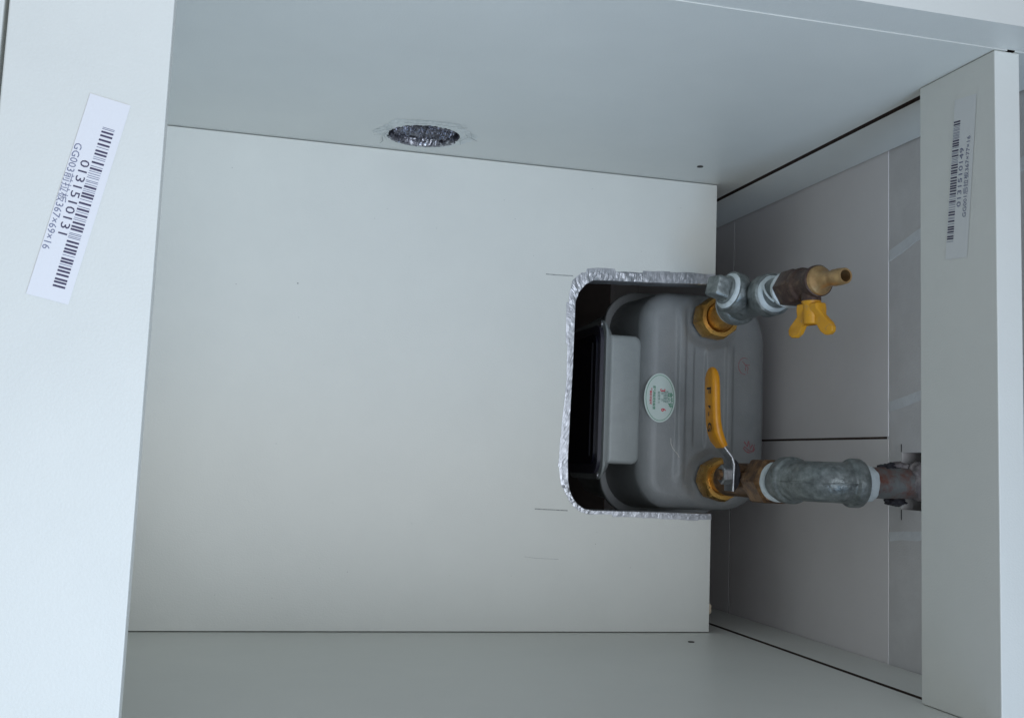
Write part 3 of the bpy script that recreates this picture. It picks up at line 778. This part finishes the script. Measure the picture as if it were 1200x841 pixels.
# straight link before the arc
pts_full = pts[:7] + pts[7:]
for x, r in ((0.4450, 0.0138), (0.4462, 0.0140), (0.4470, 0.0150), (0.4476, 0.0161), (0.4488, 0.0166), (0.4540, 0.0166), (0.4553, 0.0160), (0.4558, 0.0120)):
    pts_full.append((x, YB, zc)); rad.append(r)
bm = bmesh.new(); sweep(bm, pts_full, rad, 56, jit=0.0001); bmesh.ops.recalc_face_normals(bm, faces=bm.faces)
elbow = link('elbow', bm, 'galv', inp, smooth=50)
bm = bmesh.new(); ms = []
for i in range(0, 17):
    a = math.radians(90 * i / 16); rr = RA_ + 0.0138
    ms.append((XB + RA_ - rr * math.cos(a), YB - 0.0008, zc - RA_ + rr * math.sin(a)))
ms = [(ms[0][0], YB - 0.0008, -0.201)] + ms + [(0.4470, YB - 0.0008, ms[-1][2])]
sweep(bm, ms, [0.0006] * len(ms), 8); link('casting_seam', bm, 'galv', elbow, smooth=50)
bm = bmesh.new(); lathe(bm, [(0.0108, 0.0280), (0.0126, 0.0290), (0.0122, 0.0370), (0.0112, 0.0385), (0.0106, 0.0386)], (0.4262, YB, zc), (1, 0, 0), 48, jit=0.0005); link('thread_tape', bm, 'tape', inp, smooth=50)
bm = bmesh.new(); lathe(bm, [(0.0104, 0.025), (0.0106, 0.055), (0.0109, 0.064), (0.0106, 0.10), (0.0106, 0.112)], (0.4262, YB, zc), (1, 0.02, 0), 48, jit=0.0005); link('wall_pipe', bm, 'rust', inp, smooth=50)
# scraps of dark sealing rag and mortar at the wall
def lump(c, s_, seed, name, m_, parent, nrm=0.35):
    bm = bmesh.new(); bmesh.ops.create_icosphere(bm, subdivisions=4, radius=1)
    for v in bm.verts:
        d_ = v.co.normalized(); k_ = 1 + nrm * noise.noise(d_ * 1.7 + Vector((seed, 0, 0))) + 0.22 * noise.noise(d_ * 5 + Vector((0, seed, 0))) + 0.1 * noise.noise(d_ * 13)
        v.co = Vector((d_.x * s_[0], d_.y * s_[1], d_.z * s_[2])) * k_ + Vector(c)
    return link(name, bm, m_, parent, smooth=1)
lump((0.4805, 0.1345, -0.1705), (0.0085, 0.0042, 0.006), 2.0, 'sealing_scrap', 'dark_scrap', inp)
lump((0.4870, 0.1365, -0.1700), (0.0075, 0.0035, 0.005), 5.0, 'sealing_scrap', 'mortar', inp)
lump((0.4870, 0.1125, -0.1740), (0.0080, 0.0028, 0.004), 8.0, 'sealing_scrap', 'dark_scrap', inp)
lump((0.4990, 0.1280, -0.1655), (0.0100, 0.0125, 0.0125), 11.0, 'mortar_collar', 'mortar', inp, 0.25)
lump((0.5050, 0.1420, -0.150), (0.008, 0.005, 0.012), 3.0, 'mortar_lump', 'mortar', wall)
lump((0.5060, 0.1110, -0.152), (0.008, 0.005, 0.010), 4.0, 'mortar_lump', 'mortar', wall)
# saw marks beside the hole in the plaster
bm = bmesh.new()
for (ya, yb) in ((0.1470, 0.1525), (0.1000, 0.1072)): box(bm, XW + 0.0002, XW + 0.0010, ya, yb, -0.1792, -0.1783)
link('saw_mark', bm, 'speck', wall)

# lever handle on the stem pointing -x
zl = -0.2710
bm = bmesh.new(); lathe(bm, [(0.0090, 0.0), (0.0090, 0.010), (0.0080, 0.0112), (0.0065, 0.0114)], (0.4210, 0.1262, zl), (-1, 0, 0), 32); link('stem_housing', bm, 'brass_dirty', inp, smooth=30)
lv = bmesh.new()
# flat steel strip: path in (x, y), width along z
path = [(0.4085, 0.1140), (0.4085, 0.1340), (0.4070, 0.1395), (0.4030, 0.1450), (0.3985, 0.1505), (0.3955, 0.1570), (0.3940, 0.1650), (0.3930, 0.2040)]
def strip(bm, path, hw, ht, segs=10):
    rings = []
    for k, (x, y) in enumerate(path):
        a = Vector(path[max(k - 1, 0)]); b = Vector(path[min(k + 1, len(path) - 1)]); t = (b - a).normalized(); nx, ny = t.y, -t.x
        w = hw[k]; r = ht[k]; ring = []
        cor = rrect(-w, w, -r, r, min(r, w) * 0.8, 4)
        for (p, q) in cor: ring.append(bm.verts.new((x + nx * q, y + ny * q, zl + p)))
        rings.append(ring)
    for a, b in zip(rings, rings[1:]):
        for i in range(len(a)): bm.faces.new((a[i], a[(i + 1) % len(a)], b[(i + 1) % len(a)], b[i]))
    bm.faces.new(rings[0]); bm.faces.new(rings[-1]); bmesh.ops.recalc_face_normals(bm, faces=bm.faces)
strip(lv, path, [0.0072, 0.0085, 0.0080, 0.0065, 0.0058, 0.0055, 0.0055, 0.0050], [0.0012] * 8)
lever = link('lever', lv, 'steel', inp, smooth=35, label='zinc steel lever with a yellow sleeve')
gp = bmesh.new()
gpath = [(0.4015, 0.1475), (0.3980, 0.1525), (0.3957, 0.1585), (0.3943, 0.1660), (0.3935, 0.1780), (0.3930, 0.1920), (0.3927, 0.1990), (0.3926, 0.2030), (0.3925, 0.2060), (0.3925, 0.2072)]
strip(gp, gpath, [0.0074, 0.0088, 0.0088, 0.0086, 0.0086, 0.0086, 0.0082, 0.0068, 0.0042, 0.0015], [0.0026, 0.0032, 0.0034, 0.0034, 0.0034, 0.0034, 0.0032, 0.0026, 0.0018, 0.0008])
grip = link('sleeve', gp, 'yellow', lever, smooth=50)
# printed marks on the outer flat of the sleeve
lt = bmesh.new()
def gl(body, y, s_, dz=0.0, xs=1.0):
    xg = 0.3941 - (y - 0.172) * 0.045 - 0.0036
    mm = to_m((xg - 0.00015, y, zl + dz), (0, -1, 0), (0, 0, 1)); text_into(lt, body, s_, mm, 0, xs=xs, align='CENTER', bold=0.0002)
gl('F', 0.1895, 0.0100, 0.0008, 1.2); gl('▼', 0.1775, 0.0050, 0.0010); gl('-', 0.1715, 0.0100, 0.0008, 1.1); gl('G', 0.1615, 0.0095, 0.0005, 1.1)
link('lettering', lt, 'black_ink', lever)
bm = bmesh.new(); lathe(bm, [(0.0112, 0.0090), (0.0120, 0.0095), (0.0120, 0.0112), (0.0100, 0.0116)], (0.4210, 0.1262, zl), (-1, 0, 0), 40); link('stop_washer', bm, 'dark_scrap', inp, smooth=30)
# stem nut and washer with a spring gap
bm = bmesh.new(); lathe(bm, [(0.0074, 0.0128), (0.0078, 0.0134), (0.0078, 0.0190), (0.0068, 0.0200), (0.0040, 0.0201)], (0.4210, 0.1262, zl), (-1, 0, 0), 48, fac=hexf, rot=0.2); link('stem_nut', bm, 'steel', inp, smooth=25)
bm = bmesh.new(); lathe(bm, [(0.0042, 0.019), (0.0042, 0.0222), (0.0036, 0.0226)], (0.4210, 0.1262, zl), (-1, 0, 0), 28); link('valve_stem', bm, 'brass_dirty', inp, smooth=30)
